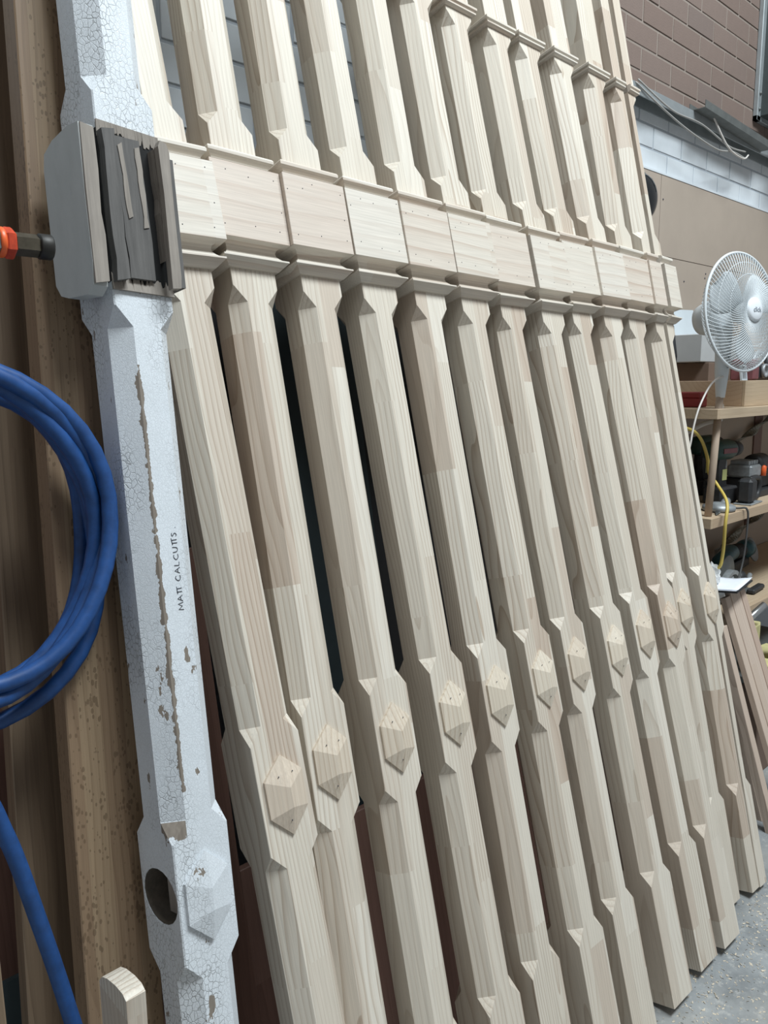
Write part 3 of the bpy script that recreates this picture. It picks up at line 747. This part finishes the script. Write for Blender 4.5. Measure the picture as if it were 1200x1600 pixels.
for k in range(3):
    q = MB(); A0 = 2*math.pi*k/3 + 0.55; N = 12; rings = []
    for j in range(N+1):
        t = j/N; r = 0.040+0.145*t
        half = 0.30+0.28*math.sin(math.pi*min(1, t*0.62+0.22)); half *= (1.0 if t < .75 else math.sqrt(max(0.02, 1-((t-.75)/.25)**2)))
        row = []
        for m in range(9):
            s_ = m/8*2-1; a = A0+s_*half; row.append((r*math.cos(a), r*math.sin(a), 0.004-s_*0.018*(1.1-t*.5)))
        rings.append(row)
    vs_ = [p for rw in rings for p in rw]; fs = []
    for a in range(N):
        for m in range(8): fs.append((a*9+m, a*9+m+1, (a+1)*9+m+1, (a+1)*9+m))
    q.add(vs_, fs, True); ob = q.build('blade', M_blade, fan)
    sm = ob.modifiers.new('thickness', 'SOLIDIFY'); sm.thickness = 0.0018
MB().lathe([(0.034, -0.02), (0.040, -0.01), (0.040, 0.018), (0.030, 0.026), (0.002, 0.028)], 24).build('blade_hub', M_fan, fan)
MB().lathe([(0.062, -0.072), (0.066, -0.080), (0.064, -0.130), (0.052, -0.165), (0.030, -0.178), (0.002, -0.180)], 28).build('motor_housing', M_fan, fan)
FI = FM.inverted()
stem = MB(); prof = [(0.016, -0.30), (0.0165, -0.295), (0.0245, -0.21), (0.0265, -0.15), (0.028, -0.09), (0.029, -0.05), (0.024, -0.04)]
stem.lathe(prof, 24, FI @ T(2.857, 0.489, 1.788)); st = stem.build('stem', M_fan, fan)
for dz in (-0.155, -0.175, -0.19):
    q = MB(); q.lathe([(0.011, 0), (0.011, 0.002), (0.008, 0.004)], 14, FI @ T(2.857-0.010, 0.489-0.025, 1.788+dz) @ RZ(20) @ RX(90) @ Matrix.Diagonal((1,0.35,1,1))); q.build('control_knob', M_greyink, st)
q = MB(); q.tube(spline([(2.845, 0.475, 1.565), (2.790, 0.480, 1.553), (2.735, 0.480, 1.523), (2.683, 0.480, 1.472), (2.653, 0.480, 1.428), (2.630, 0.480, 1.373), (2.613, 0.480, 1.318), (2.600, 0.500, 1.22), (2.64, 0.54, 1.12), (2.80, 0.60, LZ+0.006)], 8), 0.0035, 6, M=FI); q.build('cord', M_cablew, fan)
cable('extension_lead', 'yellow extension lead hanging past the shelves', [(2.70, 0.55, 1.385), (2.754, 0.53, 1.366), (2.82, 0.53, 1.327), (2.872, 0.53, 1.263), (2.897, 0.53, 1.200), (2.925, 0.51, 1.158), (2.845, 0.435, 1.105), (2.807, 0.42, 1.028), (2.836, 0.435, 0.904), (2.845, 0.455, 0.850), (2.90, 0.55, 0.825), (2.95, 0.62, 0.74), (2.96, 0.64, BZ+0.008)], 0.0062, M_cabley)
cable('tool_cord', 'dark power cord drooping off the middle shelf', [(2.98, 0.56, LZ+0.007), (3.02, 0.47, LZ+0.008), (3.04, 0.437, LZ+0.004), (3.045, 0.434, 0.98), (3.03, 0.436, 0.85), (2.97, 0.44, 0.75), (2.93, 0.50, BZ+0.006)], 0.004, M_cabled)

# ------------------------------------------------------------------ on the upper shelf
pb = tag(empty('plywood_box', T(3.105, 0.50, UZ)), 'open plywood box on the upper shelf behind the fan stem', 'box')
q = MB(); q.bevbox(0, 1.2, 0, 0.012, 0, 0.100, .001); q.build('front_side', M_ply, pb)
q = MB(); q.bevbox(0, 0.012, 0.0125, 0.37, 0, 0.100, .001); q.build('end_side', M_ply, pb)
q = MB(); q.bevbox(0.0125, 1.2, 0.0125, 0.37, 0, 0.010, .001); q.build('bottom', M_ply, pb)
q = MB(); q.bevbox(0.0125, 1.2, 0.358, 0.37, 0.0105, 0.100, .001); q.build('back_side', M_ply, pb)
cb_ = tag(empty('cardboard_box', T(3.22, 0.70, UZ+0.011)), 'flat brown cardboard box inside the plywood box under the grey carton', 'box')
q = MB(); q.bevbox(0, 0.50, 0, 0.15, 0, 0.165, .002); q.build('carton', M_card, cb_)
q = MB(); q.box(-0.0005, 0.5, 0.06, 0.09, 0.165, 0.1656); q.build('tape', M_tape, cb_)
c1 = tag(empty('grey_carton', T(3.175, 0.715, UZ+0.178)), 'pale grey carton on the brown cardboard box beside the fan', 'carton')
q = MB(); q.bevbox(0, 0.36, 0, 0.16, 0, 0.115, .003); q.build('carton', M_carton, c1)
q = MB(); q.add([(0.0, 0.15, 0.116), (0.30, 0.15, 0.116), (0.26, 0.17, 0.235), (0.0, 0.17, 0.225), (0.0, 0.153, 0.116), (0.30, 0.153, 0.116), (0.26, 0.173, 0.235), (0.0, 0.173, 0.225)], [(0,1,2,3),(4,7,6,5),(0,4,5,1),(1,5,6,2),(2,6,7,3),(3,7,4,0)]); q.build('open_flap', M_carton2, c1)
q = MB(); q.rings([[(0.0,0,0),(0.09,0,0),(0.10,0.10,0),(0.0,0.12,0)], [(-.008,0,0.10),(0.08,0.01,0.10),(0.09,0.10,0.10),(0.0,0.11,0.10)], [(0.01,0.01,0.19),(0.07,0,0.20),(0.085,0.09,0.19),(0.01,0.11,0.20)], [(0.02,0.0,0.30),(0.05,0.01,0.32),(0.06,0.08,0.32),(0.03,0.1,0.30)]], True, True)
tag(q.build('black_bag', M_toolblk, None, T(2.985, 0.76, UZ+0.001)), 'black bag on the upper shelf against the end post', 'bag')
rb = tag(empty('red_case', T(2.93, 0.60, UZ)), 'small dark red plastic case on the upper shelf', 'case')
q = MB(); q.bevbox(0, 0.07, 0, 0.10, 0, 0.034, .004); q.build('base', M_redbox, rb); q = MB(); q.bevbox(0, 0.07, 0, 0.10, 0.0345, 0.058, .004); q.build('lid', M_redbox, rb)
q = MB(); q.prism([(0, 0), (0.030, 0.0), (0.028, 0.014), (0.006, 0.016)], 'y', 0, 0.016); tag(q.build('wood_scrap', M_pine_x, None, T(2.862, 0.475, UZ) @ RZ(25)), 'small pale wood scrap beside the fan stem', 'scrap')
sd = tag(empty('belt_sander', T(3.33, 0.56, UZ+0.101)), 'maroon and black belt sander on the plywood box', 'sander')
q = MB(); q.bevbox(0.0, 0.055, 0, 0.10, 0, 0.088, .006); q.build('belt_cover', M_maroon, sd)
q = MB(); q.bevbox(0.056, 0.30, 0.005, 0.095, 0.0, 0.070, .012); q.build('body', M_toolblk, sd)
MB().lathe([(0.030, 0), (0.030, 0.012), (0.020, 0.014), (0.020, 0.004), (0.001, 0.004)], 20, T(0.105, 0.003, 0.038) @ RX(90)).build('dust_port', M_toolgrey, sd)
MB().tube(spline([(0.10, 0.05, 0.07), (0.14, 0.05, 0.11), (0.22, 0.05, 0.11), (0.27, 0.05, 0.065)], 6), 0.012, 8).build('handle', M_toolgrey, sd)
fr_ = tag(empty('small_frame', T(3.265, 0.58, UZ+0.101) @ RX(-8)), 'small white framed panel leaning by the maroon sander', 'frame')
for (a_, b_, c_, d_) in [(0, .055, 0, .006), (0, .055, .058, .064), (0, .006, .0062, .0578), (.049, .055, .0062, .0578)]:
    q = MB(); q.box(a_, b_, 0, 0.008, c_, d_); q.build('frame_rail', M_carton2, fr_)
q = MB(); q.box(0.0062, 0.0488, 0.003, 0.006, 0.0062, 0.0578); q.build('pane', M_toolgrey, fr_)

# ------------------------------------------------------------------ on the middle shelf: cordless tools
def drill(label, loc, rz, sc=1.0, body=M_green):
    d = tag(empty('cordless_drill', T(*loc) @ RZ(rz) @ Matrix.Scale(sc, 4)), label, 'drill')
    # local: x = drilling axis, z up, standing on its battery
    q = MB(); q.bevbox(-0.045, 0.075, -0.038, 0.038, 0.0, 0.062, 0.008); q.build('battery', M_toolblk, d)
    q = MB(); q.rings([[(x+ox, y, z) for x, y in [(-.024,-.018),(.024,-.018),(.030,0),(.024,.018),(-.024,.018),(-.030,0)]] for z, ox in [(0.062, 0.0), (0.095, -0.010), (0.135, -0.016), (0.165, -0.012)]]); q.build('handle', M_toolblk, d)
    MB().lathe([(0.020, -0.085), (0.034, -0.075), (0.038, -0.03), (0.038, 0.045), (0.033, 0.062), (0.027, 0.070)], 20, T(0, 0, 0.195) @ RY(90)).build('motor_body', body, d)
    MB().lathe([(0.029, 0.070), (0.030, 0.085), (0.027, 0.11), (0.018, 0.125), (0.012, 0.13)], 20, T(0, 0, 0.195) @ RY(90)).build('chuck', M_toolblk, d)
    q = MB(); q.bevbox(-0.045, 0.045, -0.0395, -0.0360, 0.185, 0.203, .001); q.build('nameplate', M_maroon, d)
    q = MB(); q.bevbox(0.020, 0.034, -0.010, 0.010, 0.125, 0.155, .003); q.build('trigger', M_toolgrey, d)
    q = MB(); q.bevbox(-0.012, 0.018, -0.0195, -0.0165, 0.085, 0.125, .001); q.build('sticker', M_yellowtag, d)
    return d
drill('front dark green cordless drill behind the dowel', (3.15, 0.60, LZ+0.001), -6, 1.12)
drill('rear dark green cordless drill showing only its chuck end', (3.36, 0.765, LZ+0.001), -4, 1.12)
gp = tag(empty('grinder_pad', T(2.935, 0.560, LZ)), 'grey rubber sanding pad lying at the drill foot', 'pad')
MB().lathe([(0.055, 0.0), (0.062, 0.006), (0.060, 0.02), (0.035, 0.030), (0.001, 0.032)], 24, T(0.03, -0.045, 0)).build('pad', M_toolgrey, gp)
MB().tube([(0.07, -0.045, 0.014), (0.12, -0.03, 0.017), (0.16, -0.02, 0.02)], [0.013, 0.018, 0.016], 10).build('handle', M_toolgrey, gp)
sw = tag(empty('saw_guard', T(2.855, 0.72, LZ)), 'black curved saw guard standing behind the dowel', 'guard')
pts_o = [(0.16*math.cos(R(a)), 0.16*math.sin(R(a))) for a in range(55, 126, 7)]; pts_i = [(0.115*math.cos(R(a)), 0.115*math.sin(R(a))) for a in range(125, 54, -7)]
MB().prism([(x, z+0.045) for x, z in pts_o+pts_i], 'y', 0.0, 0.05).build('guard', M_toolblk, sw)
q = MB(); q.bevbox(-0.075, 0.075, 0.0, 0.05, 0.0, 0.07, .01); q.build('base', M_toolblk, sw)
q = MB(); q.bevbox(-0.06, -0.02, 0.005, 0.045, 0.071, 0.151, .004); q.build('upright', M_toolblk, sw)
q = MB(); q.bevbox(0.02, 0.06, 0.005, 0.045, 0.071, 0.151, .004); q.build('upright', M_toolblk, sw)
bgr = tag(empty('bench_motor', T(3.37, 0.60, LZ)), 'grey and black bench sander motor with a pink sticker', 'motor')
q = MB(); q.bevbox(-0.04, 0.30, -0.06, 0.10, 0.0, 0.030, .004); q.build('base', M_toolblk, bgr)
q = MB(); q.bevbox(0.0, 0.26, -0.03, 0.07, 0.0305, 0.085, .006); q.build('block', M_toolblk, bgr)
q = MB(); q.bevbox(-0.01, 0.10, -0.045, 0.06, 0.086, 0.140, .008); q.build('gearcase', M_toolgrey, bgr)
for k in range(4):
    q = MB(); q.bevbox(0.0+k*0.026, 0.018+k*0.026, -0.030, 0.05, 0.1405, 0.158, .002); q.build('cooling_fin', M_toolgrey, bgr)
MB().lathe([(0.030, 0.0), (0.044, 0.004), (0.046, 0.03), (0.046, 0.10), (0.038, 0.115), (0.002, 0.118)], 24, T(0.105, 0.0, 0.133) @ RY(90)).build('motor', M_toolblk, bgr)
q = MB(); q.bevbox(0.165, 0.205, -0.0480, -0.0440, 0.118, 0.148, .001); q.build('sticker', M_pink, bgr)
MB().lathe([(0.012, 0), (0.012, 0.04), (0.005, 0.045)], 12, T(0.12, -0.045, 0.088)).build('lever', M_orange, bgr)
MB().lathe([(0.035, 0), (0.038, 0.004), (0.038, 0.018), (0.035, 0.022)], 24, T(0.235, -0.05, 0.075) @ RX(90)).build('wheel', M_toolgrey, bgr)
jg = tag(empty('jigsaw', T(3.17, 0.475, LZ) @ RZ(4)), 'black jigsaw with open handle at the shelf edge', 'jigsaw')
q = MB(); q.bevbox(0.0, 0.075, 0.0, 0.06, 0.006, 0.105, .012); q.build('body', M_toolblk, jg)
q = MB(); q.tube(spline([(0.07, 0.03, 0.095), (0.12, 0.03, 0.10), (0.175, 0.03, 0.09), (0.185, 0.03, 0.05), (0.165, 0.03, 0.018), (0.11, 0.03, 0.015), (0.07, 0.03, 0.02)], 5), 0.012, 8); q.build('handle', M_toolblk, jg)
q = MB(); q.bevbox(-0.01, 0.13, -0.005, 0.065, 0.0, 0.0055, .001); q.build('sole', M_toolgrey, jg)
for k in range(4):
    q = MB(); q.tube([(0, 0, 0.003), (0.06, 0.03, 0.003)], 0.003, 6); tag(q.build('steel_bit', M_dksteel, None, T(2.845+0.018*k, 0.470+0.004*k, LZ)), ['nearest','second','third','farthest'][k]+' dark metal bit from the dowel foot on the middle shelf', 'bit', 'loose bits beside the dowel')

# ------------------------------------------------------------------ on the lowest shelf
ag = tag(empty('blue_grinder', T(3.43, 0.70, BZ+0.001) @ RZ(6)), 'teal blue power grinder lying on the lowest shelf', 'grinder')
MB().lathe([(0.022, 0), (0.033, 0.01), (0.036, 0.10), (0.038, 0.18), (0.030, 0.20)], 20, T(0.0, 0, 0.085) @ RY(84)).build('motor_body', M_teal, ag)
MB().lathe([(0.032, 0), (0.030, 0.03), (0.034, 0.05), (0.028, 0.10), (0.030, 0.14)], 20, T(0.20, 0, 0.10) @ RY(96)).build('grip', M_toolblk, ag)
for k in range(6): MB().lathe([(0.034, 0), (0.037, 0.003), (0.034, 0.006)], 16, T(0.215+0.018*k, 0, 0.098-0.002*k) @ RY(96)).build('grip_rib', M_toolblk, ag)
MB().lathe([(0.030, 0), (0.045, 0.02), (0.045, 0.07), (0.025, 0.085)], 20, T(0.36, 0, 0.082) @ RY(90)).build('head', M_teal, ag)
MB().lathe([(0.060, 0), (0.062, 0.004), (0.060, 0.008)], 24, T(0.44, -0.02, 0.075) @ RX(70)).build('disc', M_abrasive, ag)
q = MB(); q.bevbox(0.03, 0.40, -0.025, 0.025, 0.0, 0.050, .01); q.build('battery', M_toolblk, ag)
cs = tag(empty('circular_saw', T(3.20, 0.565, BZ+0.001) @ RZ(4)), 'black circular saw with grey guard lying on the lowest shelf', 'saw')
q = MB()
po = [(0.105*math.cos(R(a)), 0.105*math.sin(R(a))) for a in range(0, 181, 10)]; pi_ = [(0.088*math.cos(R(a)), 0.088*math.sin(R(a))) for a in range(180, -1, -10)]
q.prism([(x, z+0.012) for x, z in po+pi_], 'y', -0.03, 0.03); q.build('blade_guard', M_toolgrey, cs)
MB().lathe([(0.086, 0), (0.087, 0.0015), (0.086, 0.003)], 40, T(0, 0.0, 0.090) @ RX(90)).build('blade', M_dksteel, cs)
MB().lathe([(0.020, 0), (0.020, 0.02), (0.010, 0.025)], 16, T(0, -0.004, 0.075) @ RX(90)).build('arbor', M_toolgrey, cs)
q = MB(); q.bevbox(-0.11, 0.19, -0.05, 0.09, 0.0, 0.006, .001); q.build('sole', M_dksteel, cs)
MB().lathe([(0.030, 0), (0.036, 0.01), (0.036, 0.06), (0.020, 0.075)], 20, T(0.155, 0.045, 0.048) @ RX(90)).build('motor', M_toolblk, cs)
MB().tube(spline([(0.09, 0.0, 0.06), (0.13, -0.02, 0.035), (0.20, -0.02, 0.025), (0.27, -0.01, 0.045)], 6), 0.011, 8).build('handle', M_toolgrey, cs)
q = MB(); q.bevbox(0.10, 0.24, -0.085, -0.052, 0.0, 0.022, .006); q.build('fence', M_toolblk, cs)
# crumpled plastic bag hung on the end post side
bm = bmesh.new(); bmesh.ops.create_icosphere(bm, subdivisions=3, radius=0.034)
for v in bm.verts:
    n = v.co.normalized(); k = 1+0.16*math.sin(n.x*9+n.z*7)+0.13*math.sin(n.y*13-n.z*11)+random.uniform(-.06, .06); v.co = v.co*k
    v.co.z *= 1.25
me = bpy.data.meshes.new('crumpled_bag'); bm.to_mesh(me); bm.free(); me.materials.append(M_bag)
o = bpy.data.objects.new('crumpled_bag', me); COL.objects.link(o); o.location = (2.835, 0.475, BZ+0.175)
tag(o, 'crumpled white plastic bag peeking from behind the end post', 'bag')
q = MB(); q.rings([[(x*s_, y*s_, z) for x, y in [(-.03,-.03),(.03,-.03),(.035,.03),(-.03,.035)]] for z, s_ in [(0, 1.0), (0.07, 0.9), (0.13, 0.75)]])
tag(q.build('white_bottle_bag', M_carton, None, T(2.835, 0.475, BZ+0.001)), 'pale sack under the crumpled bag behind the end post', 'sack')

# ------------------------------------------------------------------ stacked boards leaning on the shelf, papers on top
for k in range(4):
    plank('oak_board', ['leftmost', 'second', 'third', 'rightmost'][k]+' reddish oak board of the four leaning against the low shelf', lean(2.800+k*0.0425, 0.118-0.003*(k % 2), 19.8), 0.0415, 0.022, 0.832+0.005*((k*3) % 4), M_stack, 'board', 0.0015)
plank('oak_board', 'lone oak board between the end post and the stacked boards', lean(2.672, 0.125, 17.5), 0.036, 0.030, 0.745, M_stack, 'board', 0.0015)
plank('oak_board', 'dark shadowed oak board behind the lone leaning board', lean(2.735, 0.190, 17.0), 0.040, 0.030, 0.70, M_stack, 'board', 0.0015)
pp = tag(empty('paper_sheets', T(2.755, 0.372, 0.795) @ RZ(8) @ RX(-6)), 'white paper sheets on a clipboard lying on the board tops', 'paper')
q = MB(); q.box(0.0, 0.215, -0.03, 0.165, -0.006, 0.0); q.build('clipboard', M_toolblk, pp)
for k in range(3):
    q = MB(); N = 8; vs_ = []; fs = []
    for i in range(N+1):
        for j in range(N+1):
            x = 0.004+0.205*i/N; y = -0.026+0.185*j/N
            z = 0.001+0.0016*k+0.006*(i/N)**2*math.sin(j*0.9+k)*(0.5+0.3*k)
            vs_.append((x+0.003*k, y-0.002*k, max(0.0006+0.0012*k, z)))
    for i in range(N):
        for j in range(N): fs.append((i*(N+1)+j, (i+1)*(N+1)+j, (i+1)*(N+1)+j+1, i*(N+1)+j+1))
    q.add(vs_, fs, True); o = q.build('sheet', M_paper, pp); s_ = o.modifiers.new('t', 'SOLIDIFY'); s_.thickness = 0.0004
# yellow offcuts and bits on a low carton at the right edge
lb = tag(empty('low_crate', T(3.03, 0.335, FL)), 'dark crate on the floor under the yellow offcuts', 'crate')
q = MB(); q.bevbox(0, 0.7, 0, 0.40, 0, 0.385, .004); q.build('body', M_card, lb); q = MB(); q.bevbox(-0.01, 0.71, -0.01, 0.41, 0.386, 0.415, .003); q.build('rim', M_dksteel, lb)
CT = FL+0.4155
ys = [('upright yellow painted offcut with two holes', (3.045, 0.375), (0.062, 0.03, 0.205), 4), ('leaning yellow offcut behind the upright one', (3.125, 0.395), (0.055, 0.03, 0.19), 12), ('flat yellow offcut at the right frame edge', (3.205, 0.36), (0.13, 0.10, 0.05), -8), ('small yellow block in front of the pile', (3.07, 0.326), (0.09, 0.04, 0.05), 8)]
for lab, (x, y), (a_, c_, h_), rz in ys:
    r_ = tag(empty('yellow_offcut', T(x, y, CT) @ RZ(rz)), lab, 'offcut', 'yellow offcuts on the crate')
    q = MB(); q.bevbox(0, a_, 0, c_, 0, h_, .004); q.build('block', M_yelwood, r_)
    if 'holes' in lab:
        for z in (0.11, 0.135): MB().lathe([(0.004, 0), (0.004, 0.0008)], 10, T(0.03, 0, z) @ RX(90)).build('hole', M_ink, r_)
lp = tag(empty('plaster_leg', T(3.178, 0.352, CT)), 'pale turned leg leaning on the yellow offcuts', 'turned leg')
MB().lathe([(0.020, 0), (0.024, 0.01), (0.018, 0.03), (0.015, 0.06), (0.022, 0.09), (0.018, 0.12), (0.02, 0.16)], 16, RY(8)).build('spindle', M_yelwood, lp)
cyl = tag(empty('metal_tube', T(3.035, 0.375, 0.655) @ RY(55) @ RX(20)), 'short silver metal tube below the lowest shelf edge', 'tube')
MB().lathe([(0.013, -0.05), (0.014, -0.045), (0.014, 0.05), (0.010, 0.052), (0.010, 0.045), (0.001, 0.045)], 16).build('tube', M_chrome, cyl)

# ------------------------------------------------------------------ sawdust and chips on the floor
q = MB(); rs = random.Random(3)
for k in range(1500):
    u = rs.random(); x = rs.uniform(1.55, 2.9); y = -0.02-abs(rs.gauss(0, 0.13))+rs.random()*0.08 + (x-1.7)*0.03
    s_ = rs.uniform(0.0008, 0.0026); a = rs.uniform(0, 6.28)
    dx, dy = math.cos(a)*s_*1.6, math.sin(a)*s_*1.6; ex, ey = -math.sin(a)*s_*.6, math.cos(a)*s_*.6
    z = FL+0.0004; h = z+rs.uniform(.0006, .002)
    q.add([(x-dx-ex, y-dy-ey, z), (x+dx-ex, y+dy-ey, z), (x+dx+ex, y+dy+ey, h), (x-dx+ex, y-dy+ey, h)], [(0,1,2,3)])
o = tag(q.build('sawdust_chips', M_sawdust), 'pale sawdust and shavings scattered on the concrete by the post feet', 'sawdust', None, 'stuff')
